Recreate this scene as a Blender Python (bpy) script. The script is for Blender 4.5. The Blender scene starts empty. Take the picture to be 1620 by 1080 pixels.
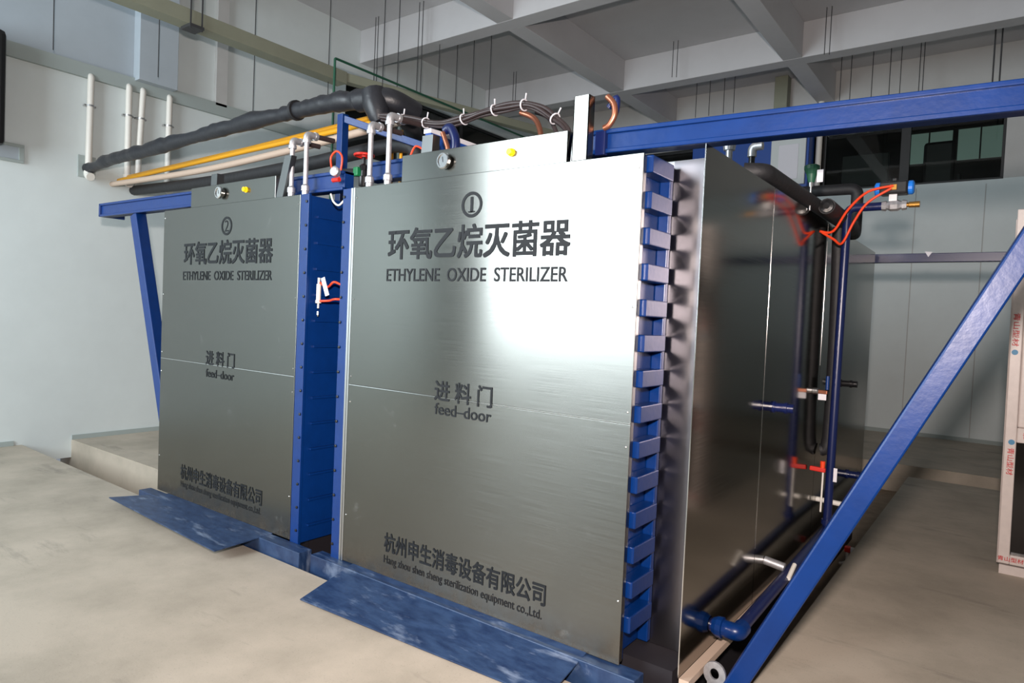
import bpy, bmesh, math, random
import numpy as np
from mathutils import Vector, Matrix
random.seed(7)
S = bpy.context.scene
COL = S.collection
R = math.radians

# ------------------------------------------------------------------ camera
FPX, YAW, PITCH, ROLL = 1062.57, -0.6383, 0.0341, 0.0436
CAM = Vector((1.8852, -2.5989, 1.4785))
fw = Vector((math.sin(YAW)*math.cos(PITCH), math.cos(YAW)*math.cos(PITCH), -math.sin(PITCH)))
rt = Vector((math.cos(YAW), -math.sin(YAW), 0)); up = rt.cross(fw)
r2 = rt*math.cos(ROLL)+up*math.sin(ROLL); u2 = -rt*math.sin(ROLL)+up*math.cos(ROLL)
cd = bpy.data.cameras.new('camera'); cam = bpy.data.objects.new('camera', cd); COL.objects.link(cam)
cd.sensor_width = 36; cd.lens = FPX*36/1620; cd.clip_start = .05; cd.clip_end = 100
cam.matrix_world = Matrix(((r2.x, u2.x, -fw.x, CAM.x), (r2.y, u2.y, -fw.y, CAM.y), (r2.z, u2.z, -fw.z, CAM.z), (0, 0, 0, 1)))
S.camera = cam
def at(x, y, axis, v):
    d = fw+r2*((x-810)/FPX)-u2*((y-540)/FPX); i = 'xyz'.index(axis)
    return CAM+d*((v-CAM[i])/d[i])

# ------------------------------------------------------------------ light and exposure
S.view_settings.view_transform = 'Standard'; S.view_settings.look = 'None'
S.view_settings.exposure = 0.0; S.view_settings.gamma = 1; S.view_settings.use_curve_mapping = False
W = bpy.data.worlds.new('world'); S.world = W; W.use_nodes = True
W.node_tree.nodes['Background'].inputs[0].default_value = (.75, .85, 1, 1)
W.node_tree.nodes['Background'].inputs[1].default_value = .3
def area(name, loc, target, sx, sy, power, color, shape='RECTANGLE'):
    l = bpy.data.lights.new(name, 'AREA'); l.shape = shape; l.size = sx; l.size_y = sy; l.energy = power; l.color = color
    o = bpy.data.objects.new(name, l); COL.objects.link(o); o.location = loc
    o.rotation_euler = (Vector(target)-Vector(loc)).to_track_quat('-Z', 'Y').to_euler()
    return o
area('window_daylight', (-3.75, -6.42, 3.2), (-3.75, 0, 2.9), 3.3, 3.9, 640, (.84, .94, 1))
l = bpy.data.lights.new('camera_lamp', 'SPOT'); l.energy = 1100; l.color = (1, .87, .81); l.spot_size = R(126); l.spot_blend = 1; l.shadow_soft_size = .07
lamp = bpy.data.objects.new('camera_lamp', l); COL.objects.link(lamp); lamp.location = (1.9, -2.72, 1.87)
lamp.rotation_euler = (Vector((-.4, 1.0, 1.9))-lamp.location).to_track_quat('-Z', 'Y').to_euler()

# ------------------------------------------------------------------ helpers
def lin(c):
    return tuple((v/255/12.92 if v/255 <= .04045 else ((v/255+.055)/1.055)**2.4) for v in c)+(1,)
class MB:
    def __init__(s): s.v = []; s.f = []; s.sm = []
    def add(s, vs, fs, smooth=False):
        n = len(s.v); s.v += [Vector(p) for p in vs]; s.f += [tuple(i+n for i in f) for f in fs]; s.sm += [smooth]*len(fs); return s
    def box(s, a, b):
        (x0, y0, z0), (x1, y1, z1) = [min(p, q) for p, q in zip(a, b)], [max(p, q) for p, q in zip(a, b)]
        return s.add([(x0, y0, z0), (x1, y0, z0), (x1, y1, z0), (x0, y1, z0), (x0, y0, z1), (x1, y0, z1), (x1, y1, z1), (x0, y1, z1)],
                     [(0, 3, 2, 1), (4, 5, 6, 7), (0, 1, 5, 4), (1, 2, 6, 5), (2, 3, 7, 6), (3, 0, 4, 7)])
    def prism(s, poly, d):      # poly: list of 3-D points (planar), extruded by vector d
        n = len(poly); d = Vector(d); p = [Vector(q) for q in poly]
        return s.add(p+[q+d for q in p], [tuple(range(n))[::-1], tuple(range(n, 2*n))]+[(i, (i+1) % n, n+(i+1) % n, n+i) for i in range(n)])
    def bar(s, a, b, w, h, upv=(0, 0, 1)):
        a, b = Vector(a), Vector(b); d = (b-a).normalized(); u = Vector(upv); x = d.cross(u)
        if x.length < 1e-4: x = d.cross(Vector((1, 0, 0)))
        x.normalize(); u = x.cross(d).normalized()
        q = [a+x*(sx*w/2)+u*(sy*h/2) for sx, sy in ((-1, -1), (1, -1), (1, 1), (-1, 1))]
        return s.prism(q, b-a)
    def tube(s, pts, r, n=12, caps=True):
        P = [Vector(p) for p in pts]; m = len(P); rs = r if isinstance(r, (list, tuple)) else [r]*m
        tan = [(P[min(i+1, m-1)]-P[max(i-1, 0)]).normalized() for i in range(m)]
        ref = Vector((0, 0, 1)) if abs(tan[0].z) < .9 else Vector((1, 0, 0))
        x = tan[0].cross(ref).normalized(); vs = []
        for i in range(m):
            x = (x-tan[i]*x.dot(tan[i])).normalized(); y = tan[i].cross(x)
            for k in range(n):
                a = 2*math.pi*k/n; vs.append(P[i]+x*(rs[i]*math.cos(a))+y*(rs[i]*math.sin(a)))
        fs = [(i*n+k, i*n+(k+1) % n, (i+1)*n+(k+1) % n, (i+1)*n+k) for i in range(m-1) for k in range(n)]
        s.add(vs, fs, True)
        if caps: s.add(vs[:n], [tuple(range(n))[::-1]]); s.add(vs[-n:], [tuple(range(n))])
        return s
    def lathe(s, c, axis, prof, n=24):   # prof: (dist along axis, radius)
        c = Vector(c); a = Vector(axis).normalized()
        return s.tube2([(c+a*t, r) for t, r in prof], a, n)
    def tube2(s, rings, a, n):
        ref = Vector((0, 0, 1)) if abs(a.z) < .9 else Vector((1, 0, 0)); x = a.cross(ref).normalized(); y = a.cross(x)
        for i in range(len(rings)-1):
            (p, r), (q, t) = rings[i], rings[i+1]
            vs = [p+x*(r*math.cos(2*math.pi*k/n))+y*(r*math.sin(2*math.pi*k/n)) for k in range(n)]+[q+x*(t*math.cos(2*math.pi*k/n))+y*(t*math.sin(2*math.pi*k/n)) for k in range(n)]
            s.add(vs, [(k, (k+1) % n, n+(k+1) % n, n+k) for k in range(n)])
        for e, rv in ((0, True), (-1, False)):
            p, r = rings[e]
            if r > 1e-5:
                f = tuple(range(n)); s.add([p+x*(r*math.cos(2*math.pi*k/n))+y*(r*math.sin(2*math.pi*k/n)) for k in range(n)], [f[::-1] if rv else f])
        return s
def spline(pts, k=6):
    P = [Vector(p) for p in pts]; out = []
    for i in range(len(P)-1):
        a, b, c, d = P[max(i-1, 0)], P[i], P[i+1], P[min(i+2, len(P)-1)]
        for j in range(k):
            t = j/k; out.append(.5*((2*b)+(c-a)*t+(2*a-5*b+4*c-d)*t*t+(3*b-a-3*c+d)*t**3))
    return out+[P[-1]]
def fillet(pts, rad, k=6):
    P = [Vector(p) for p in pts]; out = [P[0]]
    for i in range(1, len(P)-1):
        a = (P[i-1]-P[i]); b = (P[i+1]-P[i]); r = min(rad, a.length*.48, b.length*.48)
        p, q = P[i]+a.normalized()*r, P[i]+b.normalized()*r
        for j in range(k+1):
            t = j/k; out.append(p*(1-t)**2+P[i]*2*t*(1-t)+q*t*t)
    return out+[P[-1]]
WL = {}
def put(o, c, parent):
    c = Vector(c); COL.objects.link(o); WL[o.name] = c
    if parent: o.parent = parent; o.location = c-WL[parent.name]
    else: o.location = c
    return o
def obj(name, mb, mat, parent=None, bevel=0, label=None):
    lo = [min(v[i] for v in mb.v) for i in range(3)]; hi = [max(v[i] for v in mb.v) for i in range(3)]
    c = Vector([(a+b)/2 for a, b in zip(lo, hi)])
    if not parent: c.z = lo[2]
    me = bpy.data.meshes.new(name); me.from_pydata([tuple(v-c) for v in mb.v], [], mb.f); me.update()
    bm = bmesh.new(); bm.from_mesh(me)
    for f, s in zip(bm.faces, mb.sm): f.smooth = s
    bmesh.ops.recalc_face_normals(bm, faces=bm.faces); bm.to_mesh(me); bm.free()
    me.materials.append(mat); o = bpy.data.objects.new(name, me); put(o, c, parent)
    if bevel:
        m = o.modifiers.new('b', 'BEVEL'); m.width = bevel; m.segments = 2; m.limit_method = 'ANGLE'; m.angle_limit = R(40)
    if label: o['label'] = label
    return o
def tag(o, label, cat, group=None, kind=None):
    if label: o['label'] = label
    if cat: o['category'] = cat
    if group: o['group'] = group
    if kind: o['kind'] = kind
    return o
def thing(name, loc, label, cat, group=None):
    o = bpy.data.objects.new(name, None); o.empty_display_size = .1; put(o, loc, None); return tag(o, label, cat, group)
def dup(o, d, parent):
    c = o.copy(); COL.objects.link(c); WL[c.name] = WL[o.name]+Vector(d); c.parent = parent
    c.location = WL[c.name]-WL[parent.name] if parent else WL[c.name]
    for ch in list(o.children): dup(ch, d, c)
    return c
def struct(name, mb, mat, bevel=0):
    return tag(obj(name, mb, mat, None, bevel), None, None, None, 'structure')
def text(name, body, x0, x1, z0, z1, y, mat, parent, offset=0.0, shear=0, normal='-y', thick=.0012, xpos=None, rot=False):
    cu = bpy.data.curves.new('tx', 'FONT'); cu.body = body; cu.offset = min(offset, 0); cu.resolution_u = 4
    t = bpy.data.objects.new('tx', cu); COL.objects.link(t); bpy.context.view_layer.update()
    dg = bpy.context.evaluated_depsgraph_get(); me = bpy.data.meshes.new_from_object(t.evaluated_get(dg))
    COL.objects.unlink(t); bpy.data.objects.remove(t); bpy.data.curves.remove(cu)
    V = [v.co.copy() for v in me.vertices]; F = [tuple(p.vertices) for p in me.polygons]; bpy.data.meshes.remove(me)
    if not V: return None
    if rot: V = [Vector((v.y, -v.x, 0)) for v in V]
    ax, bx = min(v.x for v in V), max(v.x for v in V); ay, by = min(v.y for v in V), max(v.y for v in V)
    mb = MB(); offs = [(0, 0)] if offset <= 0 else [(i*offset*.42*(x1-x0)/(bx-ax), j*offset*.42*(z1-z0)/(by-ay)) for i in (-1, 0, 1) for j in (-1, 0, 1)]
    Q = []
    for v in V:
        X = x0+(v.x-ax)/(bx-ax)*(x1-x0); Z = z0+(v.y-ay)/(by-ay)*(z1-z0)
        Q.append((X, y, Z) if normal == '-y' else (y, X, Z))
    for k, (dx, dz) in enumerate(offs):
        mb.add([Vector(q)+(Vector((dx, -k*.00005, dz)) if normal == '-y' else Vector((0, dx, dz))) for q in Q], F)
    o = obj(name, mb, mat, parent)
    return o

# ------------------------------------------------------------------ materials
def mat(name, col, rough=.6, metal=0, spec=.5, noise=0, nscale=8, bump=0, bscale=60, coat=0, emit=0, aniso=None, darker=None, stretch=(1, 1, 1)):
    m = bpy.data.materials.new(name); m.use_nodes = True; nt = m.node_tree; N = nt.nodes; L = nt.links
    b = N['Principled BSDF']; c = lin(col) if len(col) == 3 else col
    b.inputs['Base Color'].default_value = c; b.inputs['Roughness'].default_value = rough
    b.inputs['Metallic'].default_value = metal; b.inputs['Specular IOR Level'].default_value = spec
    b.inputs['Coat Weight'].default_value = coat; b.inputs['Coat Roughness'].default_value = .12
    tc = N.new('ShaderNodeTexCoord'); mp = N.new('ShaderNodeMapping'); mp.inputs['Scale'].default_value = stretch
    g = N.new('ShaderNodeNewGeometry'); L.new(g.outputs['Position'], mp.inputs[0])
    if noise:
        n = N.new('ShaderNodeTexNoise'); n.inputs['Scale'].default_value = nscale; n.inputs['Detail'].default_value = 6; n.inputs['Roughness'].default_value = .62
        L.new(mp.outputs[0], n.inputs['Vector'])
        mx = N.new('ShaderNodeMix'); mx.data_type = 'RGBA'; d = lin(darker) if darker else tuple(v*(1-noise) for v in c[:3])+(1,)
        mx.inputs[6].default_value = d; mx.inputs[7].default_value = c
        rmp = N.new('ShaderNodeMapRange'); rmp.inputs[1].default_value = .32; rmp.inputs[2].default_value = .62; L.new(n.outputs['Fac'], rmp.inputs[0])
        L.new(rmp.outputs[0], mx.inputs[0]); L.new(mx.outputs[2], b.inputs['Base Color'])
    if bump:
        n2 = N.new('ShaderNodeTexNoise'); n2.inputs['Scale'].default_value = bscale; n2.inputs['Detail'].default_value = 3
        L.new(mp.outputs[0], n2.inputs['Vector'])
        bp = N.new('ShaderNodeBump'); bp.inputs['Strength'].default_value = bump; bp.inputs['Distance'].default_value = .01
        L.new(n2.outputs['Fac'], bp.inputs['Height']); L.new(bp.outputs[0], b.inputs['Normal'])
    if emit:
        b.inputs['Emission Color'].default_value = c; b.inputs['Emission Strength'].default_value = emit
    return m
def steel(name, col, rough, tangent=(0, 0, 1), an=.75, streak=(2, 2, 160), dirt=False, wavy=0):
    m = mat(name, col, rough, 1); nt = m.node_tree; N = nt.nodes; L = nt.links; b = N['Principled BSDF']
    b.inputs['Anisotropic'].default_value = an
    cx = N.new('ShaderNodeCombineXYZ')
    for i in range(3): cx.inputs[i].default_value = tangent[i]
    L.new(cx.outputs[0], b.inputs['Tangent'])
    g = N.new('ShaderNodeNewGeometry'); mp = N.new('ShaderNodeMapping'); mp.inputs['Scale'].default_value = streak; L.new(g.outputs['Position'], mp.inputs[0])
    n = N.new('ShaderNodeTexNoise'); n.inputs['Scale'].default_value = 2; n.inputs['Detail'].default_value = 5; L.new(mp.outputs[0], n.inputs['Vector'])
    mr = N.new('ShaderNodeMapRange'); mr.inputs[1].default_value = .3; mr.inputs[2].default_value = .7; mr.inputs[3].default_value = rough-.02; mr.inputs[4].default_value = rough+.03
    L.new(n.outputs['Fac'], mr.inputs[0]); L.new(mr.outputs[0], b.inputs['Roughness'])
    if wavy:
        n2 = N.new('ShaderNodeTexNoise'); n2.inputs['Scale'].default_value = 1.6; n2.inputs['Detail'].default_value = 1; L.new(g.outputs['Position'], n2.inputs['Vector'])
        bp = N.new('ShaderNodeBump'); bp.inputs['Strength'].default_value = wavy; bp.inputs['Distance'].default_value = .03
        L.new(n2.outputs['Fac'], bp.inputs['Height']); L.new(bp.outputs[0], b.inputs['Normal'])
    if dirt:      # splashed mud along the foot of the sheet, smudges of old film glue higher up
        sp = N.new('ShaderNodeSeparateXYZ'); L.new(g.outputs['Position'], sp.inputs[0])
        mz = N.new('ShaderNodeMapRange'); mz.inputs[1].default_value = .0; mz.inputs[2].default_value = .17; mz.inputs[3].default_value = 1; mz.inputs[4].default_value = 0; L.new(sp.outputs['Z'], mz.inputs[0])
        n3 = N.new('ShaderNodeTexNoise'); n3.inputs['Scale'].default_value = 11; n3.inputs['Detail'].default_value = 8; n3.inputs['Roughness'].default_value = .7; L.new(g.outputs['Position'], n3.inputs['Vector'])
        mu = N.new('ShaderNodeMath'); mu.operation = 'MULTIPLY_ADD'; L.new(n3.outputs['Fac'], mu.inputs[0]); mu.inputs[1].default_value = 2.2; mu.inputs[2].default_value = -.55
        m2 = N.new('ShaderNodeMath'); m2.operation = 'MULTIPLY'; m2.use_clamp = True; L.new(mz.outputs[0], m2.inputs[0]); L.new(mu.outputs[0], m2.inputs[1])
        df = N.new('ShaderNodeBsdfDiffuse'); df.inputs[0].default_value = lin((74, 68, 60))
        ms = N.new('ShaderNodeMixShader'); L.new(m2.outputs[0], ms.inputs[0]); L.new(b.outputs[0], ms.inputs[1]); L.new(df.outputs[0], ms.inputs[2])
        n4 = N.new('ShaderNodeTexNoise'); n4.inputs['Scale'].default_value = 5; n4.inputs['Detail'].default_value = 9; n4.inputs['Roughness'].default_value = .75; L.new(g.outputs['Position'], n4.inputs['Vector'])
        m4 = N.new('ShaderNodeMapRange'); m4.inputs[1].default_value = .6; m4.inputs[2].default_value = .8; m4.inputs[3].default_value = 0; m4.inputs[4].default_value = .14; L.new(n4.outputs['Fac'], m4.inputs[0])
        d2 = N.new('ShaderNodeBsdfDiffuse'); d2.inputs[0].default_value = lin((190, 195, 195))
        mz2 = N.new('ShaderNodeMixShader'); L.new(m4.outputs[0], mz2.inputs[0]); L.new(ms.outputs[0], mz2.inputs[1]); L.new(d2.outputs[0], mz2.inputs[2])
        L.new(mz2.outputs[0], N['Material Output'].inputs[0])
    return m
M = {}
M['door'] = steel('brushed_steel_door', (122, 122, 118), .21, (0, 0, 1), .85, (1.5, 1.5, 130), dirt=True, wavy=.035)
M['side'] = steel('steel_side_sheet', (142, 138, 131), .12, (0, 0, 1), .5, (1.5, 1.5, 130), wavy=.03)
M['return'] = steel('steel_return', (128, 124, 128), .3, (0, 0, 1), .7, (1.5, 1.5, 130))
M['steel'] = mat('plain_steel', (200, 200, 200), .3, 1)
M['post'] = mat('dull_steel', (112, 114, 114), .42, 1)
M['galv'] = mat('galvanised', (205, 205, 208), .42, .75, noise=.25, nscale=40)
M['chrome'] = mat('chrome', (225, 225, 225), .12, 1)
M['blue'] = mat('blue_enamel', (2, 42, 100), .33, 0, .35, noise=.2, nscale=5, bump=.06, bscale=38)
M['blue_plain'] = mat('blue_paint', (2, 48, 112), .38, 0, .5, noise=.12, nscale=12, bump=.08, bscale=70)
M['blue_plate'] = mat('scuffed_blue_plate', (44, 66, 100), .4, .0, .5, noise=.3, nscale=9, darker=(20, 40, 74), bump=.05, bscale=30, stretch=(1, 3, 1))
M['navy'] = mat('navy_pipe', (16, 28, 74), .3, 0, .5)
M['ink'] = mat('lettering_ink', (22, 25, 29), .6, 0, .3)
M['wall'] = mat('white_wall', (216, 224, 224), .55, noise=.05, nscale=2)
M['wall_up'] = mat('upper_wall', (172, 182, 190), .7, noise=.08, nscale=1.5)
M['wall_dim'] = mat('grey_wall', (190, 190, 188), .7, noise=.08, nscale=2)
M['ceil'] = mat('ceiling_paint', (196, 196, 198), .8, noise=.05, nscale=2)
M['ledge'] = mat('grey_ledge', (160, 170, 168), .7)
M['floor'] = mat('concrete', (186, 174, 158), .72, noise=.25, nscale=1.6, darker=(160, 150, 135), bump=.05, bscale=90)
M['pit'] = mat('pit_concrete', (150, 132, 112), .85, noise=.3, nscale=5)
M['black'] = mat('black_plastic', (18, 18, 20), .5)
M['foam'] = mat('black_foam', (30, 30, 33), .62, bump=.35, bscale=22, noise=.3, nscale=20)
M['wrap'] = mat('black_wrap', (36, 37, 42), .42, bump=.5, bscale=14)
M['yellow'] = mat('yellow_pipe', (222, 158, 22), .4)
M['pink'] = mat('beige_hose', (190, 168, 150), .5)
M['white'] = mat('white_plastic', (226, 222, 214), .4)
M['olive'] = mat('olive_tray', (140, 142, 124), .55, noise=.08, nscale=4)
M['green'] = mat('green_conduit', (30, 84, 62), .5)
M['rod'] = mat('dark_rod', (66, 66, 68), .5, .3)
M['orange'] = mat('orange_hose', (235, 70, 30), .4)
M['red'] = mat('red_paint', (205, 40, 28), .4)
M['greenv'] = mat('green_handle', (20, 120, 70), .4)
M['button'] = mat('yellow_button', (250, 205, 10), .35, emit=.35)
M['cable'] = mat('brown_cable', (52, 42, 42), .4)
M['brass'] = mat('bronze', (176, 128, 62), .35, .8)
M['copper'] = mat('copper', (170, 110, 86), .35, .8)
M['actblue'] = mat('actuator_blue', (28, 120, 220), .35)
M['glossblack'] = mat('gloss_black', (24, 24, 26), .3)
M['dial'] = mat('dial_face', (228, 228, 236), .4)
M['cabblue'] = mat('cabinet_blue', (26, 74, 158), .45)
M['frame'] = mat('window_plastic', (212, 200, 194), .4, noise=.08, nscale=20)
M['redink'] = mat('film_red', (196, 50, 52), .5)
M['blueink'] = mat('film_blue', (60, 130, 170), .5)
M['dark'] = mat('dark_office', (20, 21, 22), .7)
M['mull'] = mat('dark_frame', (26, 27, 28), .5)
M['lit'] = mat('lit_pane', (158, 186, 178), .5, emit=.28)
M['tag'] = mat('white_tag', (222, 220, 226), .5)
M['rust'] = mat('rust', (92, 44, 28), .8, noise=.4, nscale=25)
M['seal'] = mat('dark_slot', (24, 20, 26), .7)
def glass(name, tint, amt):
    m = bpy.data.materials.new(name); m.use_nodes = True; N = m.node_tree.nodes; L = m.node_tree.links
    N.remove(N['Principled BSDF']); t = N.new('ShaderNodeBsdfTransparent'); t.inputs[0].default_value = tint
    g = N.new('ShaderNodeBsdfGlossy'); g.inputs['Roughness'].default_value = .03; mx = N.new('ShaderNodeMixShader'); mx.inputs[0].default_value = amt
    L.new(t.outputs[0], mx.inputs[1]); L.new(g.outputs[0], mx.inputs[2]); L.new(mx.outputs[0], N['Material Output'].inputs[0]); return m
M['glass'] = glass('office_glass', (.7, .74, .72, 1), .05)
M['glass_dark'] = mat('dark_glazing', (22, 16, 14), .08)

def streaks(m, dark, scale, stretch, rot, lo, hi, amt):
    nt = m.node_tree; N = nt.nodes; L = nt.links; b = N['Principled BSDF']; src = b.inputs['Base Color'].links[0].from_socket
    g = N.new('ShaderNodeNewGeometry'); mp = N.new('ShaderNodeMapping'); mp.inputs['Scale'].default_value = stretch; mp.inputs['Rotation'].default_value = (0, 0, rot); L.new(g.outputs['Position'], mp.inputs[0])
    n = N.new('ShaderNodeTexNoise'); n.inputs['Scale'].default_value = scale; n.inputs['Detail'].default_value = 7; n.inputs['Roughness'].default_value = .65; L.new(mp.outputs[0], n.inputs['Vector'])
    r = N.new('ShaderNodeMapRange'); r.inputs[1].default_value = lo; r.inputs[2].default_value = hi; r.inputs[3].default_value = 0; r.inputs[4].default_value = amt; L.new(n.outputs['Fac'], r.inputs[0])
    mx = N.new('ShaderNodeMix'); mx.data_type = 'RGBA'; L.new(r.outputs[0], mx.inputs[0]); L.new(src, mx.inputs[6]); mx.inputs[7].default_value = lin(dark); L.new(mx.outputs[2], b.inputs['Base Color'])
streaks(M['floor'], (90, 87, 82), 1.3, (.6, 2.6, 1), .75, .58, .75, .65)
streaks(M['floor'], (104, 100, 92), 140, (1, 1, 1), 0, .6, .7, .5)
streaks(M['blue_plate'], (140, 155, 178), 3.2, (1, 4, 1), .5, .56, .72, .6)
streaks(M['blue_plate'], (24, 40, 74), 5, (3, 1, 1), .2, .6, .75, .5)

# ------------------------------------------------------------------ the setting
FZ, PZ, CZ, BZ = -.09, -.43, 5.85, 5.35
XL, XR, YF, YB = -6.5, 6.5, -6.5, 9.7
fl = MB()
fl.prism([(XL-.3, YF-.3, FZ), (XR+.3, YF-.3, FZ), (XR+.3, -.105, FZ), (1.03, -.105, FZ), (-3.0, -.105, FZ), (-3.75, -.02, FZ), (XL-.3, .03, FZ)], (0, 0, -.51))   # front slab
fl.box((1.05, -.105, -.6), (XR+.3, 6.05, FZ))                 # right slab
fl.box((XL-.3, .5, -.6), (-4.3, 6.8, FZ))                    # left slab
fl.box((XL-.3, 6.8, -.6), (XR+.3, YB+.3, FZ))                # back slab
struct('floor', fl, M['floor'])
pit = MB(); pit.box((XL-.2, -.2, -.58), (XR+.2, 6.82, PZ))
struct('floor_pit', pit, M['pit'])
w = MB(); w.box((XL-.25, YF, FZ-.2), (XL, YB, 3.94)); w.box((XL-.25, YF, 5.12), (XL, YB, CZ)); w.box((XL-.25, YF, 3.94), (XL, 4.15, 5.12))
struct('wall_left', w, M['wall'])
# the recessed upper part of the left wall, its pilasters and its ledge
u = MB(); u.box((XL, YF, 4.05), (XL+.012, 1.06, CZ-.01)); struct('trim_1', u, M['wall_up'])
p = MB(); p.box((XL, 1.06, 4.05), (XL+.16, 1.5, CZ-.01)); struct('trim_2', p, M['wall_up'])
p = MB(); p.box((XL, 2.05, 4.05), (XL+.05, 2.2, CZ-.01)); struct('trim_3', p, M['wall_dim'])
p = MB(); p.box((XL, YF, 3.93), (XL+.05, 4.15, 4.08)); struct('trim_4', p, M['ledge'])
b = MB(); b.box((XL, YF, FZ), (XL+.015, -.05, FZ+.05)); b.box((XL, .5, FZ), (XL+.015, YB, FZ+.05)); struct('baseboard_left', b, M['ledge'])
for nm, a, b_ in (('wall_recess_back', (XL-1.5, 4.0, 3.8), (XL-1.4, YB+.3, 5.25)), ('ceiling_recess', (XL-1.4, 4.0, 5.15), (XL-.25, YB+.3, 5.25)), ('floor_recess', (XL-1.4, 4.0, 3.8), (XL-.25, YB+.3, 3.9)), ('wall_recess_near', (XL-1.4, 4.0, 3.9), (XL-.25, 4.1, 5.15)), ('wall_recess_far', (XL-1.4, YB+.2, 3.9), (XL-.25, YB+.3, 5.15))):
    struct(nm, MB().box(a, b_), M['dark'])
w4 = tag(obj('window_4', MB().box((XL-.12, 4.15, 3.94), (XL-.06, YB, 3.99)).box((XL-.12, 4.15, 5.07), (XL-.06, YB, 5.12)), M['mull']), None, None, None, 'structure')
for y in (5.35, 5.6, 6.9, 8.2): obj('mullion', MB().box((XL-.12, y, 3.99), (XL-.06, y+.05, 5.07)), M['ledge'] if y < 6 else M['mull'], w4)
obj('pane', MB().box((XL-.1, 4.15, 3.99), (XL-.095, YB, 5.07)), M['glass'], w4)
for x in (-1.2, .55, 1.45, 2.4): struct('trim_%d' % (40+int(x*10)), MB().box((x, YB-.006, FZ+.06), (x+.012, YB, 3.8)), M['wall_dim'])
w = MB(); w.box((XR, YF, FZ-.2), (XR+.25, YB, CZ)); struct('wall_right', w, M['wall_dim'])
w = MB()
w.box((XL, YF-.25, FZ-.2), (XR, YF, 1.15)); w.box((XL, YF-.25, 5.25), (XR, YF, CZ)); w.box((XL, YF-.25, 1.15), (-5.5, YF, 5.25)); w.box((-2.0, YF-.25, 1.15), (XR, YF, 5.25))
struct('wall_front', w, M['wall_dim'])
w = MB()
w.box((XL, YB, FZ-.2), (XR, YB+.2, 3.86)); w.box((XL, YB, 4.86), (XR, YB+.2, CZ)); w.box((1.66, YB, 3.86), (XR, YB+.2, 4.86))
struct('wall_back', w, M['wall'])
st = MB(); st.box((XL, YB-.012, 4.84), (XR, YB, CZ)); st.box((1.66, YB-.012, 3.87), (XR, YB, 4.84)); struct('trim_5', st, M['wall_dim'])
b = MB(); b.box((XL+.02, YB-.015, FZ), (XR, YB, FZ+.06)); struct('baseboard_back', b, M['ledge'])
# white panel joints low on the back wall
c = MB(); c.box((XL-.3, YF-.3, CZ), (XR+.3, YB+.3, CZ+.2)); struct('ceiling', c, M['ceil'])
k = 6
for y0 in (-4.9, -1.8, 1.3, 4.4, 7.5):
    bm_ = MB(); bm_.box((XL, y0, BZ), (XR, y0+.26, CZ)); struct('trim_%d' % k, bm_, M['ceil'], .006); k += 1
for x0 in (-3.78, -.97, 1.9, 4.75):
    bm_ = MB()
    ys = [YF, -4.9, -1.8, 1.3, 4.4, 7.5, YB]
    for i in range(len(ys)-1): bm_.box((x0, ys[i]+(.26 if i else 0), BZ+.002), (x0+.26, ys[i+1], CZ))
    struct('trim_%d' % k, bm_, M['ceil'], .006); k += 1

# mezzanine office behind the back wall: glazing, dark room, lit panes on its far side
wn = tag(obj('window_1', MB().box((XL, YB+.06, 3.86), (1.66, YB+.12, 3.9)).box((XL, YB+.06, 4.80), (1.66, YB+.12, 4.86)), M['mull']), None, None, None, 'structure')
mu = MB()
for x in (-5.2, -4.0, -2.6, -.86, .3, 1.62): mu.box((x, YB+.04, 3.9), (x+(.13 if x == .3 else .05), YB+.13, 4.8))
obj('mullion', mu, M['mull'], wn)
obj('pane', MB().box((XL, YB+.09, 3.9), (1.66, YB+.095, 4.8)), M['glass'], wn)
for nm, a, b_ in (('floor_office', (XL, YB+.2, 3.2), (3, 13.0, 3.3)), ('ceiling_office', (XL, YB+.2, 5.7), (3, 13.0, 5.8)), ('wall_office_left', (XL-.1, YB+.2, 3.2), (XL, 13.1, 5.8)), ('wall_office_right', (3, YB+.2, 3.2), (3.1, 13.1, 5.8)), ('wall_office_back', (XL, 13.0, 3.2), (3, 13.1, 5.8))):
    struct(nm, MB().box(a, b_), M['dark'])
w2 = tag(obj('window_2', MB().box((-.05, 12.95, 4.85), (1.6, 12.99, 4.9)).box((-.05, 12.95, 5.5), (1.6, 12.99, 5.55)).box((-.05, 12.95, 4.9), (0, 12.99, 5.5)).box((.76, 12.95, 4.9), (.85, 12.99, 5.5)).box((1.55, 12.95, 4.9), (1.6, 12.99, 5.5)).box((.36, 12.95, 4.9), (.385, 12.99, 5.5)).box((1.2, 12.95, 4.9), (1.225, 12.99, 5.5)), M['mull']), None, None, None, 'structure')
obj('pane', MB().box((0, 12.98, 4.9), (.76, 12.985, 5.5)).box((.85, 12.98, 4.9), (1.55, 12.985, 5.5)), M['lit'], w2)
# tall window in the front wall that the daylight comes through
w3 = tag(obj('window_3', MB().box((-5.5, YF-.15, 1.15), (-5.42, YF-.02, 5.25)).box((-2.08, YF-.15, 1.15), (-2, YF-.02, 5.25)).box((-5.42, YF-.15, 5.17), (-2.08, YF-.02, 5.25)).box((-5.42, YF-.15, 1.15), (-2.08, YF-.02, 1.23)), M['white']), None, None, None, 'structure')
obj('pane', MB().box((-5.42, YF-.1, 1.23), (-2.08, YF-.095, 5.17)), M['glass'], w3)

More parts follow.
